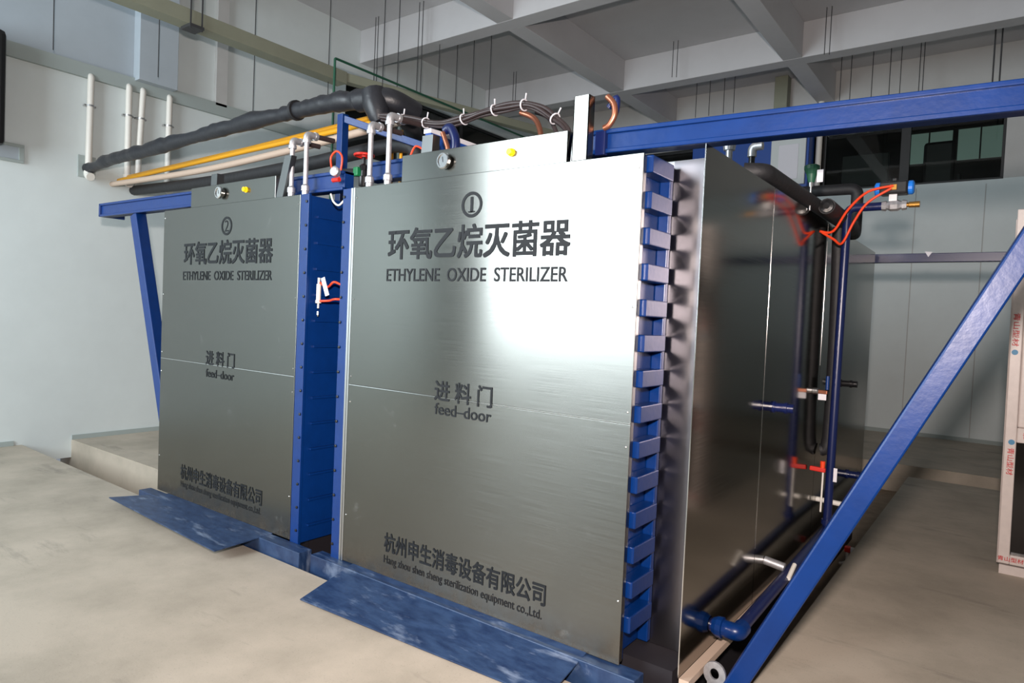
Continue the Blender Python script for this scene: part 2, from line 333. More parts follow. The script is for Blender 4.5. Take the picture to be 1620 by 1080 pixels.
# ------------------------------------------------------------------ sterilisers
H = 2.2
def zfit(pl, pr):   # mean z of two pixels on the door plane
    return (at(*pl, 'y', 0).z+at(*pr, 'y', 0).z)/2
def rect(xl, xr, lt, lb, rt_, rb):
    ym = (lt+lb)/2; yn = (rt_+rb)/2
    return at(xl, ym, 'y', 0).x, at(xr, yn, 'y', 0).x, zfit((xl, lb), (xr, rb)), zfit((xl, lt), (xr, rt_))
TX = {1: dict(title=rect(615, 902, 362, 408, 346, 406), eng=rect(612, 898, 425, 444, 422, 446), feed=rect(688, 778.5, 602, 634, 611, 644), fd=rect(688, 777, 638, 656, 648, 667),
              co=rect(608, 863, 845, 876, 919, 954), coe=rect(607, 857, 884, 901, 957, 975), circ=(730.5, 763, 303, 344)),
      2: dict(title=rect(291.7, 431, 383, 417, 376, 417), eng=rect(290, 430, 428, 442, 429, 444), feed=rect(326, 371, 555, 577, 558, 582), fd=rect(326, 370, 584, 597, 588, 601),
              co=rect(286, 414, 735, 757, 773, 800), coe=rect(286, 412, 760, 772, 803, 816), circ=(350.5, 367, 342.5, 372))}
def ring(cx, cz, rx, rz, w_, y, n=40):
    mb = MB(); vs = []
    for i in range(n):
        a = 2*math.pi*i/n; vs += [(cx+rx*math.cos(a), y, cz+rz*math.sin(a)), (cx+(rx-w_)*math.cos(a), y, cz+(rz-w_)*math.sin(a))]
    mb.add(vs, [(2*i, 2*((i+1) % n), 2*((i+1) % n)+1, 2*i+1) for i in range(n)]); return mb

def feed_door(n, x0, x1, label):
    T = thing('feed_door', ((x0+x1)/2, .1, 0), label, 'door')
    zs = 1.05
    sh = MB()       # folded sheet: two plates meeting at a thin joint, returns at the edges
    sh.box((x0, 0, zs+.003), (x1, .012, H)); sh.box((x0, 0, .004), (x1, .012, zs-.003)); sh.box((x0+.002, .004, .01), (x1-.002, .035, H-.004))
    s = obj('steel_sheet', sh, M['door'], T, .002)
    obj('joint_strip', MB().box((x0+.004, -.0015, zs-.002), (x1-.004, .003, zs+.002)), M['chrome'], s)
    rv = MB()
    for zz in (.28, .95, 1.1, 1.55, 2.14):
        for xx in (x0+.018, x1-.018): rv.lathe((xx, -.004, zz), (0, 1, 0), [(0, .0015), (.002, .0045), (.006, .0045)], 10)
    obj('rivet', rv, M['steel'], s)
    q = TX[n]; ink = M['ink']; yy = -.0022
    a, b, z0, z1 = q['title']; text('lettering', '环氧乙烷灭菌器', a, b, z0, z1, yy, ink, s, .045)
    a, b, z0, z1 = q['eng']; text('lettering', 'ETHYLENE  OXIDE  STERILIZER', a, b, z0, z1, yy, ink, s, .02)
    a, b, z0, z1 = q['feed']; text('lettering', '进 料 门', a, b, z0, z1, yy, ink, s, .04)
    a, b, z0, z1 = q['fd']; text('lettering', 'feed–door', a, b, z0, z1, yy, ink, s, .02)
    a, b, z0, z1 = q['co']; text('lettering', '杭州申生消毒设备有限公司', a, b, z0, z1, yy, ink, s, .04)
    a, b, z0, z1 = q['coe']; text('lettering', 'Hang zhou shen sheng sterilization equipment co.,Ltd.', a, b, z0, z1, yy, ink, s, .012)
    xl, xr, yt, yb = q['circ']; xm = (xl+xr)/2; ym = (yt+yb)/2
    A, B = at(xl, ym, 'y', 0).x, at(xr, ym, 'y', 0).x; Zt, Zb = at(xm, yt, 'y', 0).z, at(xm, yb, 'y', 0).z
    cx, cz = (A+B)/2, (Zt+Zb)/2
    obj('number_ring', ring(cx, cz, (B-A)/2, (Zt-Zb)/2, .016, yy), ink, s)
    dx, dz = (B-A)/2*(.13 if n == 1 else .36), (Zt-Zb)/2*.6
    dg = text('number', '12'[n-1], cx-dx, cx+dx, cz-dz, cz+dz, yy, ink, s, -.012)
    if n == 1: obj('number', MB().box((cx-.022, yy, cz-dz), (cx+.022, yy+.001, cz-dz+.006)), ink, dg)
    # blue steel body behind the sheet
    bo = MB(); bo.box((x0+.0, .036, .01), (x1-.045, .3, H-.005))
    bo.box((x1-.045, .268, .01), (x1+.006, .3, H-.005)); bo.box((x1-.045, .036, .01), (x1-.006, .05, H-.005))
    obj('door_body', bo, M['blue'], T, .004)
    # lugs that the locking ring catches, down the right side
    lug = MB().prism([(x1-.045, .045, 0), (x1+.018, .045, 0), (x1+.022, .05, 0), (x1+.022, .268, 0), (x1-.045, .268, 0)], (0, 0, .074))
    zz = [.13+i*.1535 for i in range(14)]
    l0 = None
    for i, z in enumerate(zz):
        if l0 is None:
            lug.v = [v+Vector((0, 0, z)) for v in lug.v]; l0 = obj('locking_lug', lug, M['blue'], T, .005)
        else: dup(l0, (0, 0, z-zz[0]), T)
    # header box over the door with its gauge and button
    hx0, hx1 = x0+.36, x0+1.435
    hb = MB().box((hx0, .02, H+.003), (hx1, .14, H+.15))
    hbo = obj('header_box', hb, M['door'], T, .003)
    gx = x0+(.69 if n == 1 else .787); gz = 2.283
    ga = obj('pressure_gauge', MB().lathe((gx, .02, gz), (0, -1, 0), [(0, .028), (.012, .028), (.014, .042), (.03, .043), (.034, .038), (.034, .032), (.028, .031)], 28), M['chrome'], hbo)
    obj('dial', MB().lathe((gx, -.006, gz), (0, -1, 0), [(0, .0315), (.001, .0315)], 24), M['dial'], ga)
    obj('needle', MB().bar((gx+.002, -.009, gz-.008), (gx-.004, -.009, gz+.02), .003, .001, (0, 1, 0)), M['ink'], ga)
    bx = x0+(1.117 if n == 1 else 1.095)
    bt = obj('push_button', MB().lathe((bx, .02, gz), (0, -1, 0), [(0, .02), (.006, .02), (.007, .016), (.024, .016), (.026, .014)], 20), M['button'], hbo, 0, 'yellow push button')
    # steel posts each side of the header
    pl = MB().prism([(x0+.365, .02, H), (x0+.45, .02, H), (x0+.462, .02, H+.285), (x0+.385, .02, H+.285)], (0, .004, 0))
    pl.prism([(x0+.45, .02, H), (x0+.462, .02, H+.285), (x0+.464, .075, H+.285), (x0+.452, .075, H)], (.004, 0, 0))
    if n == 1:
        pl.v = [v+Vector((0, .125, 0)) for v in pl.v]
        obj('header_post', pl, M['post'], T)
        pr = MB().box((.247, .0, H-.3), (.326, .004, H+.288)); pr.box((.322, .0, H-.3), (.326, .05, H+.288)); pr.box((.247, 0, H-.3), (.251, .04, H+.288))
        for v in pr.v:
            if v.z < H: v.z = H+.001
        obj('header_post', pr, M['door'], T)
        fp = MB().prism([(.222, .03, H+.002), (.243, .03, H+.002), (.24, .06, H+.14), (.216, .05, H+.14)], (0, .004, 0))
        obj('side_flap', fp, M['steel'], T)
    else:
        pl.v = [v+Vector((.0+.03, .125, -.01)) for v in pl.v]
        obj('header_post', pl, M['post'], T)
        pr = MB().prism([(hx1+.005, .02, H), (hx1+.075, .02, H), (hx1+.16, .02, H+.265), (hx1+.09, .02, H+.265)], (0, .004, 0))
        pr.prism([(hx1+.075, .02, H), (hx1+.16, .02, H+.265), (hx1+.16, .06, H+.265), (hx1+.075, .06, H)], (.004, 0, 0))
        obj('header_post', pr, M['post'], T)
    return T
D1 = feed_door(1, -1.226, .605, 'right-hand brushed steel feed door, numbered one, catching the bright window reflection')
D2 = feed_door(2, -3.482, -1.747, 'left-hand dull steel feed door, numbered two, nearer the white wall')

def flange(T, xa, xb, y, name='mounting_flange'):
    f = obj(name, MB().box((xa, y, -.02), (xb, y+.02, H)), M['blue_plain'], T, .002)
    b0 = None
    for i in range(15):
        z = .08+i*.148
        if b0 is None: b0 = obj('bolt', MB().lathe(((xa+xb)/2+(.022 if xa < -1.5 else -.022), y, z), (0, -1, 0), [(0, .009), (.007, .009), (.008, .006)], 6), M['glossblack'], f)
        else: dup(b0, (0, 0, .148*i), f)
    return f
# chamber 1
C1 = thing('sterilizer_chamber', (-.2, 2.3, 0), 'stainless steel chamber behind door number one, its long mirror-like side facing right', 'sterilizer')
obj('side_sheet', MB().box((.8385, .083, 0), (.842, 1.078, 2.229)).box((.838, 1.084, 0), (.842, 2.372, 2.229)).box((.838, 2.378, 0), (.842, 4.34, 2.229)), M['side'], C1)
for y in (1.081, 2.375): obj('joint_strip', MB().box((.841, y-.004, .3 if y < 2 else 1.25), (.8435, y+.004, 2.22)), M['chrome'], C1)
obj('edge_trim', MB().box((.8385, .081, 0), (.8425, .083, 2.229)), M['chrome'], C1)
obj('return_sheet', MB().box((.612, .3, 0), (.838, .304, 2.225)), M['return'], C1)
obj('roof_sheet', MB().box((-1.24, .31, 2.2), (.838, 4.34, 2.228)), M['steel'], C1)
obj('back_sheet', MB().box((-1.24, 4.336, 0), (.838, 4.34, 2.2)), M['side'], C1)
obj('left_sheet', MB().box((-1.24, .32, 0), (-1.236, 4.33, 2.2)), M['blue_plain'], C1)
obj('base_ledge', MB().box((.842, .09, -.035), (.885, 4.34, -.004)), M['pink'], C1)  # outward lip; the floor's pale pinkish reflection is put into its colour
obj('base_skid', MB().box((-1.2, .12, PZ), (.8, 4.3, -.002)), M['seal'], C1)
flange(C1, -1.335, -1.262, .0)
obj('edge_strip', MB().box((-1.262, .0, .0), (-1.246, .02, H)).box((-1.24, -.001, .0), (-1.2265, .012, H)), M['steel'], C1)
obj('frame_side', MB().box((-1.335, .02, -.02), (-1.243, .3, H)), M['blue_plain'], C1)
def stub(x, y, z, L_, r, m, name='pipe_stub'):
    return obj(name, MB().lathe((x, y, z), (1, 0, 0), [(0, r*1.25), (.012, r*1.25), (.013, r), (L_*.55, r), (L_*.56, r*1.2), (L_*.7, r*1.2), (L_*.71, r), (L_, r), (L_, r*.6)], 18), m, C1)
stub(.842, 1.28, 1.05, .11, .026, M['navy'])
stub(.842, 3.1, 1.09, .12, .024, M['glossblack'])
stub(.842, 3.6, .3, .14, .03, M['navy'])
# chamber 2
C2 = thing('sterilizer_chamber', (-2.7, 2.3, 0), 'blue ribbed chamber wall behind door number two, seen only in the dark gap', 'sterilizer')
obj('right_sheet', MB().box((-1.664, .021, .0), (-1.66, 4.3, 2.19)), M['blue_plain'], C2)
rb = None
for i in range(13):
    z = .1+i*.163
    if rb is None: rb = obj('wall_rib', MB().box((-1.66, .06, z), (-1.64, 2.0, z+.012)), M['blue_plain'], C2)
    else: dup(rb, (0, 0, .163*i), C2)
flange(C2, -1.742, -1.66, .0)
obj('shell', MB().box((-3.48, .31, 0), (-1.67, 4.3, 2.2)), M['steel'], C2)
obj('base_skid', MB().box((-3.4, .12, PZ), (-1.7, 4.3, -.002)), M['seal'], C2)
# rail frames with diagonal brace and base beam
def channel(mb, a, b, h, d=.09, fl_=.02):      # C section open to the front, running along x
    for dz0, dz1, y0, y1 in ((-h/2, -h/2+fl_, 0, d), (h/2-fl_, h/2, 0, d), (-h/2, h/2, .016, d)):
        mb.add([(p.x, p.y+y, p.z+dz) for p in (a, b) for dz in (dz0, dz1) for y in (y0, y1)], [(0, 1, 3, 2), (4, 6, 7, 5), (0, 4, 5, 1), (2, 3, 7, 6), (0, 2, 6, 4), (1, 5, 7, 3)])
F1 = thing('door_rail_frame', (.9, .15, FZ), 'glossy blue rail frame crossing top right with the long diagonal brace', 'frame')
m = MB(); channel(m, Vector((-1.25, .1, 2.312)), Vector((.3, .1, 2.302)), .108); obj('rail_stub', m, M['blue'], F1, .004)
m = MB(); channel(m, Vector((.3, .099, 2.302)), Vector((3.2, .452, 2.34)), .108); obj('rail', m, M['blue'], F1, .004)
obj('rail_end_plate', MB().box((.31, .095, 2.24), (.36, .125, 2.348)), M['navy'], F1, .003)
br = MB()
br.bar((.945, .235, -.2), (2.135, .36, 2.27), .082, .085, (-.12, 1, 0))
obj('brace', br, M['blue'], F1, .008)
obj('base_beam', MB().box((-1.45, -.06, PZ), (.71, .03, -.002)), M['blue_plate'], F1, .004)
F2 = thing('door_rail_frame', (-3.6, .15, FZ), 'blue rail frame at left with its brace standing before the white wall', 'frame')
m = MB(); channel(m, Vector((-4.92, .1, 2.309)), Vector((-1.47, .1, 2.285)), .12); obj('rail', m, M['blue_plain'], F2, .004)
br = MB(); br.bar((-3.42, .16, -.2), (-4.28, .16, 2.24), .11, .09, (0, 1, 0)); obj('brace', br, M['blue_plain'], F2, .006)
obj('rail_end_plate', MB().box((-4.925, .1, 2.25), (-4.9, .32, 2.369)), M['blue_plain'], F2, .003)
obj('base_beam', MB().box((-3.585, -.095, PZ), (-1.515, .0, -.002)), M['blue_plate'], F2, .004)
# hinged loading plates lying on the beams
def plate(name, pts, t, label):
    mb = MB(); n = (Vector(pts[1])-Vector(pts[0])).cross(Vector(pts[3])-Vector(pts[0])).normalized()
    if n.z < 0: n = -n
    mb.prism(pts, -n*t); o = obj('loading_plate', mb, M['blue_plate'], None, .002); tag(o, label, 'plate'); return o
plate('p', [(-1.1, -.385, -.074), (.43, -.3, -.078), (.445, -.0, .008), (-1.13, .0, .008)], .008, 'scuffed blue floor plate at the foot of door number one')
plate('p', [(-3.62, -.3, -.03), (-1.96, -.385, -.022), (-1.93, -.0, .006), (-3.3, -.0, .006)], .008, 'dark blue floor plate at the foot of door number two')

# ------------------------------------------------------------------ pipes over the doors
def galv(x, z, label, d):
    T = thing('galvanized_pipe', (x, .05, H), label, 'pipe', 'galvanised pipes standing on the door tops')
    obj('riser', MB().tube([(x, .05, H+.06), (x, .05, z-.03)], .0155), M['galv'], T)
    obj('reducer', MB().lathe((x, .05, H), (0, 0, 1), [(0, .021), (.03, .021), (.032, .026), (.062, .026), (.068, .02), (.075, .016)], 16), M['galv'], T)
    e = fillet([(x, .05, z-.05), (x, .05, z), (x+.0, .05+.07, z)], .035)
    eb = MB().tube(e, .022); eb.lathe((x, .05, z-.055), (0, 0, 1), [(0, .026), (.02, .026)], 16); eb.lathe((x, .105, z), (0, 1, 0), [(0, .026), (.02, .026)], 16)
    obj('elbow', eb, M['galv'], T)
    obj('nipple', MB().tube([(x, .12, z), (x+.02, .12+d*.5, z)], .0165), M['cable'], T)
galv(-1.165, 2.57, 'left galvanised riser pipe with elbow on top of door number one', .3)
galv(-1.01, 2.6, 'right and taller galvanised riser pipe on top of door number one', .3)
galv(-1.918, 2.57, 'left galvanised riser pipe with elbow on top of door number two', .25)
galv(-1.77, 2.59, 'right galvanised riser pipe with elbow on top of door number two', .25)

dp = [(-6.47, .6, 2.94), (-5.9, .6, 2.985), (-5.2, .62, 3.0), (-4.4, .66, 3.04), (-3.6, .7, 3.07), (-2.9, .72, 3.08), (-2.4, .74, 3.08), (-2.08, .78, 3.06)]
dsp = spline(dp, 14); rr = []; jit = 0
for i in range(len(dsp)):
    jit = jit*.8+random.uniform(-.006, .006); rr.append(.06+jit+.014*i/len(dsp)+(.006 if i % 17 == 0 else 0)); dsp[i] = dsp[i]+Vector((0, random.uniform(-.003, .003), .5*jit))
T = thing('insulated_duct', (-6.4, .6, 2.9), 'thick black wrapped duct running from the white wall above door number two', 'duct')
obj('wrapped_run', MB().tube(dsp, rr, 16), M['wrap'], T)
el = fillet([(-2.14, .77, 3.06), (-1.86, .8, 3.05), (-1.83, 1.05, 3.0)], .16, 8)
obj('elbow', MB().tube(el, [.084]*len(el), 18), M['wrap'], T)
obj('sleeve', MB().tube([(-1.97, .76, 3.1), (-1.94, .76, 3.0), (-1.9, .76, 2.9), (-1.88, .76, 2.86)], [.09, .1, .075, .05], 12), M['wrap'], T)
obj('foam_run', MB().tube(spline([(-1.83, 1.0, 3.02), at(610, 166, 'y', 1.2), at(634, 182, 'y', 1.35), at(652, 205, 'y', 1.5), at(660, 250, 'y', 1.6)], 6), .075, 16), M['foam'], T)
obj('strap', MB().tube([(-2.86, .72, 3.08), (-2.83, .72, 3.08)], .08, 18), M['foam'], T)
def run(name, pts, r, m, label, cat, group=None, fil=0, k=6, n=12):
    P = fillet(pts, fil) if fil else spline(pts, k)
    return tag(obj(name, MB().tube(P, r, n), m), label, cat, group)
run('gas_pipe', [(-6.5, 1.0, 2.92), (-3.9, 1.0, 2.965), (-2.15, 1.0, 3.015)], .022, M['yellow'], 'upper yellow pipe running under the black duct to the white wall', 'pipe', None, .05)
run('gas_pipe', [(-6.5, .93, 2.875), (-3.8, .93, 2.92), (-1.95, .93, 2.945), (-1.95, .93, 2.2)], .022, M['yellow'], 'lower yellow pipe bending down between the two doors', 'pipe', None, .07)
run('gas_pipe', [(-1.86, .95, 2.85), (-1.86, .95, 2.2)], .012, M['yellow'], 'thin vertical yellow pipe between the two doors', 'pipe', None, .02)
run('hose', [(-6.5, .86, 2.82), (-4.6, .86, 2.79), (-3.2, .86, 2.82), (-1.8, .86, 2.88)], .03, M['pink'], 'beige hose sagging beneath the yellow pipes', 'hose')
run('insulated_pipe', [(-6.5, 1.1, 2.79), (-4.4, .9, 2.68), (-2.9, .86, 2.68), (-1.78, .9, 2.72), (-1.7, .95, 2.5), (-1.7, .95, 2.2)], .055, M['foam'], 'lowest black foam pipe beneath the beige hose', 'pipe')
T = thing('pipe_support', (-2.35, .6, 2.2), 'blue welded pipe support standing behind door number two', 'support')
obj('post', MB().box((-2.2, .62, 2.2), (-2.14, .68, 2.93)), M['blue_plain'], T, .003)
obj('cross_arm', MB().bar((-2.17, .65, 2.9), (-1.5, .9, 2.66), .05, .05), M['blue_plain'], T, .003)
run('insulated_pipe', [(-2.17, .63, 2.5), (-1.9, .55, 2.46), (-1.62, .45, 2.4)], .028, M['foam'], 'short black foam pipe stub between the doors', 'pipe')
# hand valve between the doors
T = thing('hand_valve', (-1.52, .35, 2.36), 'hand valve with red wheel and green tab between the doors', 'valve')
vx, vy = -1.57, .35
obj('valve_body', MB().lathe((vx, vy, 2.3), (0, 0, 1), [(0, .03), (.06, .03), (.065, .02), (.1, .018), (.13, .03), (.145, .012), (.2, .01)], 16), M['glossblack'], T)
hw = MB(); ringp = [(vx+.06*math.cos(a), vy+.06*math.sin(a), 2.5) for a in [2*math.pi*i/20 for i in range(21)]]
hw.tube(ringp, .009, 8)
for a in (0, 2.1, 4.2): hw.bar((vx, vy, 2.5), (vx+.06*math.cos(a), vy+.06*math.sin(a), 2.5), .012, .01)
hw.lathe((vx, vy, 2.488), (0, 0, 1), [(0, .018), (.03, .018)], 12)
obj('handwheel', hw, M['red'], T)
obj('green_tab', MB().box((vx-.085, vy-.02, 2.37), (vx-.04, vy+.02, 2.43)), M['greenv'], T, .006)
run('air_hose', [(-1.60, .12, 2.36), (-1.615, .12, 2.44), (-1.56, .12, 2.475), (-1.505, .12, 2.43), (-1.52, .12, 2.33), (-1.53, .12, 2.28)], .006, M['orange'], 'orange air hose loop above the gap between the doors', 'hose')
T = thing('pipe_fitting', (-1.55, .1, 2.31), 'small pale fitting with red collar on the gap top', 'fitting')
obj('fitting_body', MB().lathe((-1.515, .1, 2.33), (.3, -.9, .1), [(0, .02), (.015, .03), (.045, .03), (.05, .02)], 16), M['galv'], T)
obj('collar', MB().lathe((-1.505, .08, 2.285), (1, 0, 0), [(-.03, .014), (.03, .014)], 12), M['red'], T)
run('air_hose', [(-1.04, .25, 2.42), (-1.0, .25, 2.47), (-.93, .25, 2.44)], .006, M['orange'], 'short orange air hose right of the tall riser pipe', 'hose')
run('signal_cable', [(-1.5, .04, 2.19), (-1.46, .03, 2.14), (-1.41, .03, 2.115), (-1.36, .03, 2.14), (-1.34, .06, 2.17)], .006, M['white'], 'white cable drooping into the gap between the doors', 'cable')

# cable bundle over header one
cp = [(-1.5, .42, 2.76), (-1.25, .45, 2.715), (-1.03, .48, 2.665), (-.86, .49, 2.672), (-.72, .5, 2.69), (-.55, .5, 2.7), (-.4, .5, 2.695), (-.28, .5, 2.65), (-.18, .49, 2.585), (-.08, .46, 2.5), (.0, .4, 2.38)]
T = thing('cable_bundle', (-.6, .48, 2.3), 'brown cable bundle with white ties arching over header of door one', 'cable')
cs = spline(cp, 8)
for i, (dy, dz, r) in enumerate(((0, .01, .013), (.016, -.006, .012), (-.015, -.01, .011), (.005, -.022, .009))):
    obj('cable', MB().tube([p+Vector((0, dy, dz+.004*math.sin(j*.35+i))) for j, p in enumerate(cs)], r, 10), M['cable'], T)
for px, py in ((645, 188), (680, 192), (733, 184), (780, 175), (826, 167), (877, 190)):
    c = at(px, py, 'y', .49); j = min(range(len(cs)), key=lambda i: (cs[i]-c).length); p = cs[j]
    d = (cs[min(j+1, len(cs)-1)]-cs[max(j-1, 0)]).normalized()
    a = d.cross(Vector((0, 1, 0))).normalized(); 
    obj('cable_tie', MB().tube([p+Vector((0, 0, -.006))+a*(.03*math.cos(t))+Vector((0, 1, 0))*(.036*math.sin(t)) for t in [2*math.pi*i/16 for i in range(17)]]+[p+a*.06], .0045, 6), M['tag'], T)
run('cable', [(-.46, .55, 2.67), (-.36, .55, 2.62), (-.28, .5, 2.52), (-.24, .45, 2.42), (-.22, .4, 2.3)], .016, M['copper'], 'copper-brown cable tail dropping behind header of door one', 'cable')
run('cable', [(-.40, .62, 2.68), (-.3, .6, 2.63), (-.2, .55, 2.5), (-.16, .5, 2.32)], .012, M['cable'], 'dark cable tail beside the copper-brown one', 'cable')
run('cable_coil', [(-.74, .22, 2.52), (-.70, .22, 2.53), (-.66, .22, 2.46), (-.665, .22, 2.38), (-.70, .22, 2.36)], .026, M['navy'], 'navy flexible conduit behind the left end of header one', 'conduit')
run('copper_hose', [(-.73, .19, 2.5), (-.705, .19, 2.45), (-.685, .19, 2.4), (-.69, .19, 2.34)], .014, M['copper'], 'shiny copper hose curling behind the left end of header one', 'hose')
run('copper_hose', [(.36, .1, 2.5), (.395, .1, 2.46), (.40, .1, 2.41), (.375, .1, 2.37), (.35, .1, 2.36)], .014, M['copper'], 'copper hose loop right of the tall steel post', 'hose')
run('flexible_conduit', [(.335, .16, 2.47), (.375, .16, 2.51), (.375, .16, 2.45), (.35, .16, 2.4)], .014, M['navy'], 'navy flexible conduit right of the tall steel post', 'conduit')

# limit switch in the gap
T = thing('limit_switch', (-1.62, .1, 1.5), 'small silver limit switch with white tag in the gap', 'switch')
gx = -1.6; gy = .05
obj('switch_body', MB().lathe((gx, gy, 1.49), (0, 0, 1), [(0, .006), (.03, .006), (.032, .018), (.05, .018), (.052, .014), (.15, .014), (.152, .008), (.19, .008)], 14), M['white'], T)
obj('tip', MB().lathe((gx, gy, 1.44), (0, 0, 1), [(0, .004), (.01, .007), (.03, .007)], 10), M['chrome'], T)
obj('arm', MB().bar((gx, gy, 1.53), (gx-.058, gy+.06, 1.54), .01, .008), M['brass'], T)
t_ = MB().prism([(gx+.03, gy-.01, 1.675), (gx+.065, gy-.01, 1.685), (gx+.115, gy-.01, 1.575), (gx+.08, gy-.01, 1.565)], (0, .002, 0)); obj('paper_tag', t_, M['tag'], T)
run('air_hose', [(gx+.01, gy, 1.65), (gx+.06, gy+.02, 1.625), (gx+.12, gy+.02, 1.655), (gx+.16, .1, 1.64), (gx+.24, .14, 1.63)], .007, M['orange'], 'orange air hose at the top of the limit switch', 'hose')
run('air_hose', [(gx+.015, gy, 1.535), (gx+.08, gy+.02, 1.54), (gx+.16, .06, 1.55), (gx+.24, .12, 1.545)], .007, M['orange'], 'orange air hose at the foot of the limit switch', 'hose')

# ------------------------------------------------------------------ right side pipework
# floor pipe
T = thing('floor_pipe', (.96, 1.4, .1), 'blue drain pipe along the foot of the mirror-like side', 'pipe')
fp = fillet([(.843, .46, .1), (.96, .455, .1), (.96, 2.27, .16), (.96, 4.2, .16)], .05)
obj('pipe_run', MB().tube(fp, .03, 16), M['navy'], T)
u = MB().lathe((.87, .46, .1), (1, 0, 0), [(-.02, .036), (0, .046), (.025, .048), (.028, .038), (.045, .038)], 12); u.tube(fillet([(.915, .458, .1), (.965, .455, .1), (.965, .52, .102)], .04), .039, 16)
obj('union_elbow', u, M['blue'], T)
T = thing('riser_pipe', (.96, 2.3, .17), 'tall blue riser pipe beside the mirror-like side, bent to a valve at top', 'pipe')
obj('pipe_run', MB().tube(fillet([(.965, 2.26, .17), (.97, 2.3, 2.305), (1.19, 2.3, 2.305)], .05), .027, 16), M['navy'], T)
obj('flange', MB().lathe((.965, 2.26, .2), (0, 0, 1), [(0, .036), (.03, .036)], 14), M['navy'], T)
T = thing('actuated_valve', (1.25, 2.3, 2.27), 'pneumatic valve with black and blue actuator at the riser end', 'valve')
vb = MB().lathe((1.17, 2.3, 2.305), (1, 0, 0), [(0, .03), (.025, .034), (.03, .024), (.05, .036), (.09, .036), (.11, .024), (.115, .034), (.14, .03)], 8)
obj('valve_body', vb, M['galv'], T); obj('valve_stem', MB().box((1.21, 2.275, 2.33), (1.255, 2.325, 2.375)).lathe((1.235, 2.3, 2.34), (0, 0, 1), [(0, .012), (.05, .012)], 10), M['steel'], T)
obj('nozzle', MB().lathe((1.3, 2.3, 2.305), (1, 0, 0), [(0, .014), (.02, .014), (.022, .018), (.08, .019), (.08, .012)], 14), M['brass'], T, 0, 'bronze nozzle')
a_ = obj('actuator_body', MB().box((1.155, 2.25, 2.372), (1.315, 2.35, 2.455)), M['glossblack'], T, .012)
for sx, x in ((-1, 1.155), (1, 1.315)):
    obj('end_cap', MB().lathe((x, 2.3, 2.413), (sx, 0, 0), [(0, .044), (.022, .044), (.03, .034)], 16), M['actblue'], a_, .003)
obj('position_knob', MB().lathe((1.235, 2.3, 2.455), (0, 0, 1), [(0, .02), (.018, .02), (.022, .01)], 12), M['black'], a_)
obj('port_plate', MB().box((1.215, 2.243, 2.395), (1.255, 2.25, 2.43)), M['brass'], a_, .002)
run('air_hose', [(1.235, 2.24, 2.42), (1.1, 2.2, 2.385), (1.0, 2.15, 2.27), (.93, 2.1, 2.13), (.86, 2.05, 2.125)], .008, M['orange'], 'upper orange air hose sagging from the actuator to the side wall', 'hose')
run('air_hose', [(1.225, 2.24, 2.405), (1.1, 2.22, 2.32), (1.03, 2.2, 2.2), (.97, 2.18, 2.06), (.93, 2.12, 2.08), (.87, 2.06, 2.12)], .008, M['orange'], 'lower orange air hose looping past the riser pipe', 'hose')
# black insulated pipes on the roof edge
T = thing('insulated_pipe', (.8, 2, 2.23), 'long black foam pipe lying along the roof edge, turned back at its far end', 'pipe')
obj('long_run', MB().tube(fillet([(.72, .93, 2.295), (.82, .96, 2.29), (.845, 3.0, 2.285), (.85, 3.28, 2.25), (.85, 3.28, 2.62), (.3, 3.25, 2.62)], .06), .045, 16), M['foam'], T)
T = thing('insulated_pipe', (.9, 2.05, 2.23), 'short thick black foam pipe with white end at the middle of the roof edge', 'pipe')
P0, P1 = at(1308, 326, 'y', 1.95), at(1348, 362, 'y', 2.7)
obj('foam_run', MB().tube([P0, P0.lerp(P1, .5), P1], [.05, .055, .05], 16), M['foam'], T)
obj('end_ring', MB().lathe(P0, (P0-P1).normalized(), [(-.005, .045), (.008, .04), (.012, .02)], 18), M['glossblack'], T)
T = thing('insulated_pipe', (.92, 2.6, .6), 'tall black foam pipe standing behind the blue riser', 'pipe')
obj('foam_run', MB().tube(spline([(.9, 2.42, 2.2), (.91, 2.45, 1.5), (.905, 2.46, .75), (.86, 2.46, .66)], 5), .042, 14), M['foam'], T)
# lever valves on that pipe
T = thing('lever_valve', (.93, 2.33, 1.12), 'copper lever valve with white tag beside the blue riser', 'valve')
pa, pb = at(1283, 616, 'y', 2.2), at(1316, 619, 'y', 2.2); pa.x = .85
obj('lever', MB().bar((.852, 2.2, 1.085), (.935, 2.19, 1.082), .022, .026), M['copper'], T, .004)
obj('valve_body', MB().lathe((.843, 2.2, 1.085), (1, 0, 0), [(0, .022), (.03, .022), (.04, .012)], 12), M['steel'], T)
obj('paper_tag', MB().box((.88, 2.185, 1.03), (.93, 2.187, 1.07)), M['tag'], T)
obj('blue_sleeve', MB().tube([(.93, 2.2, 1.1), (.93, 2.2, 1.19)], .012), M['blue_plain'], T)
T = thing('lever_valve', (.93, 2.2, .5), 'red lever valve low beside the blue riser', 'valve')
obj('lever', MB().bar((.852, 2.2, .57), (.95, 2.2, .566), .03, .03), M['red'], T, .006)
obj('valve_body', MB().lathe((.93, 2.2, .58), (0, 0, 1), [(0, .014), (.045, .016)], 12), M['orange'], T)
obj('tail_pipe', MB().tube([(.935, 2.2, .56), (.935, 2.19, .29)], .006), M['white'], T)
obj('paper_tag', MB().box((.998, 2.2, .5), (1.02, 2.203, .59)), M['tag'], T)
run('drain_stub', [(.842, 1.28, .185), (.95, 1.28, .17)], .024, M['galv'], 'pale drain stub with white tape above the floor pipe', 'pipe', None, .02)
run('drain_stub', [(.842, 2.5, .3), (1.08, 2.5, .29)], .018, M['white'], 'small white pipe end right of the blue riser foot', 'pipe', None, .02)
T = thing('tap', (1.0, 2.6, PZ), 'small red tap with white pipe in the trench right of the brace', 'valve')
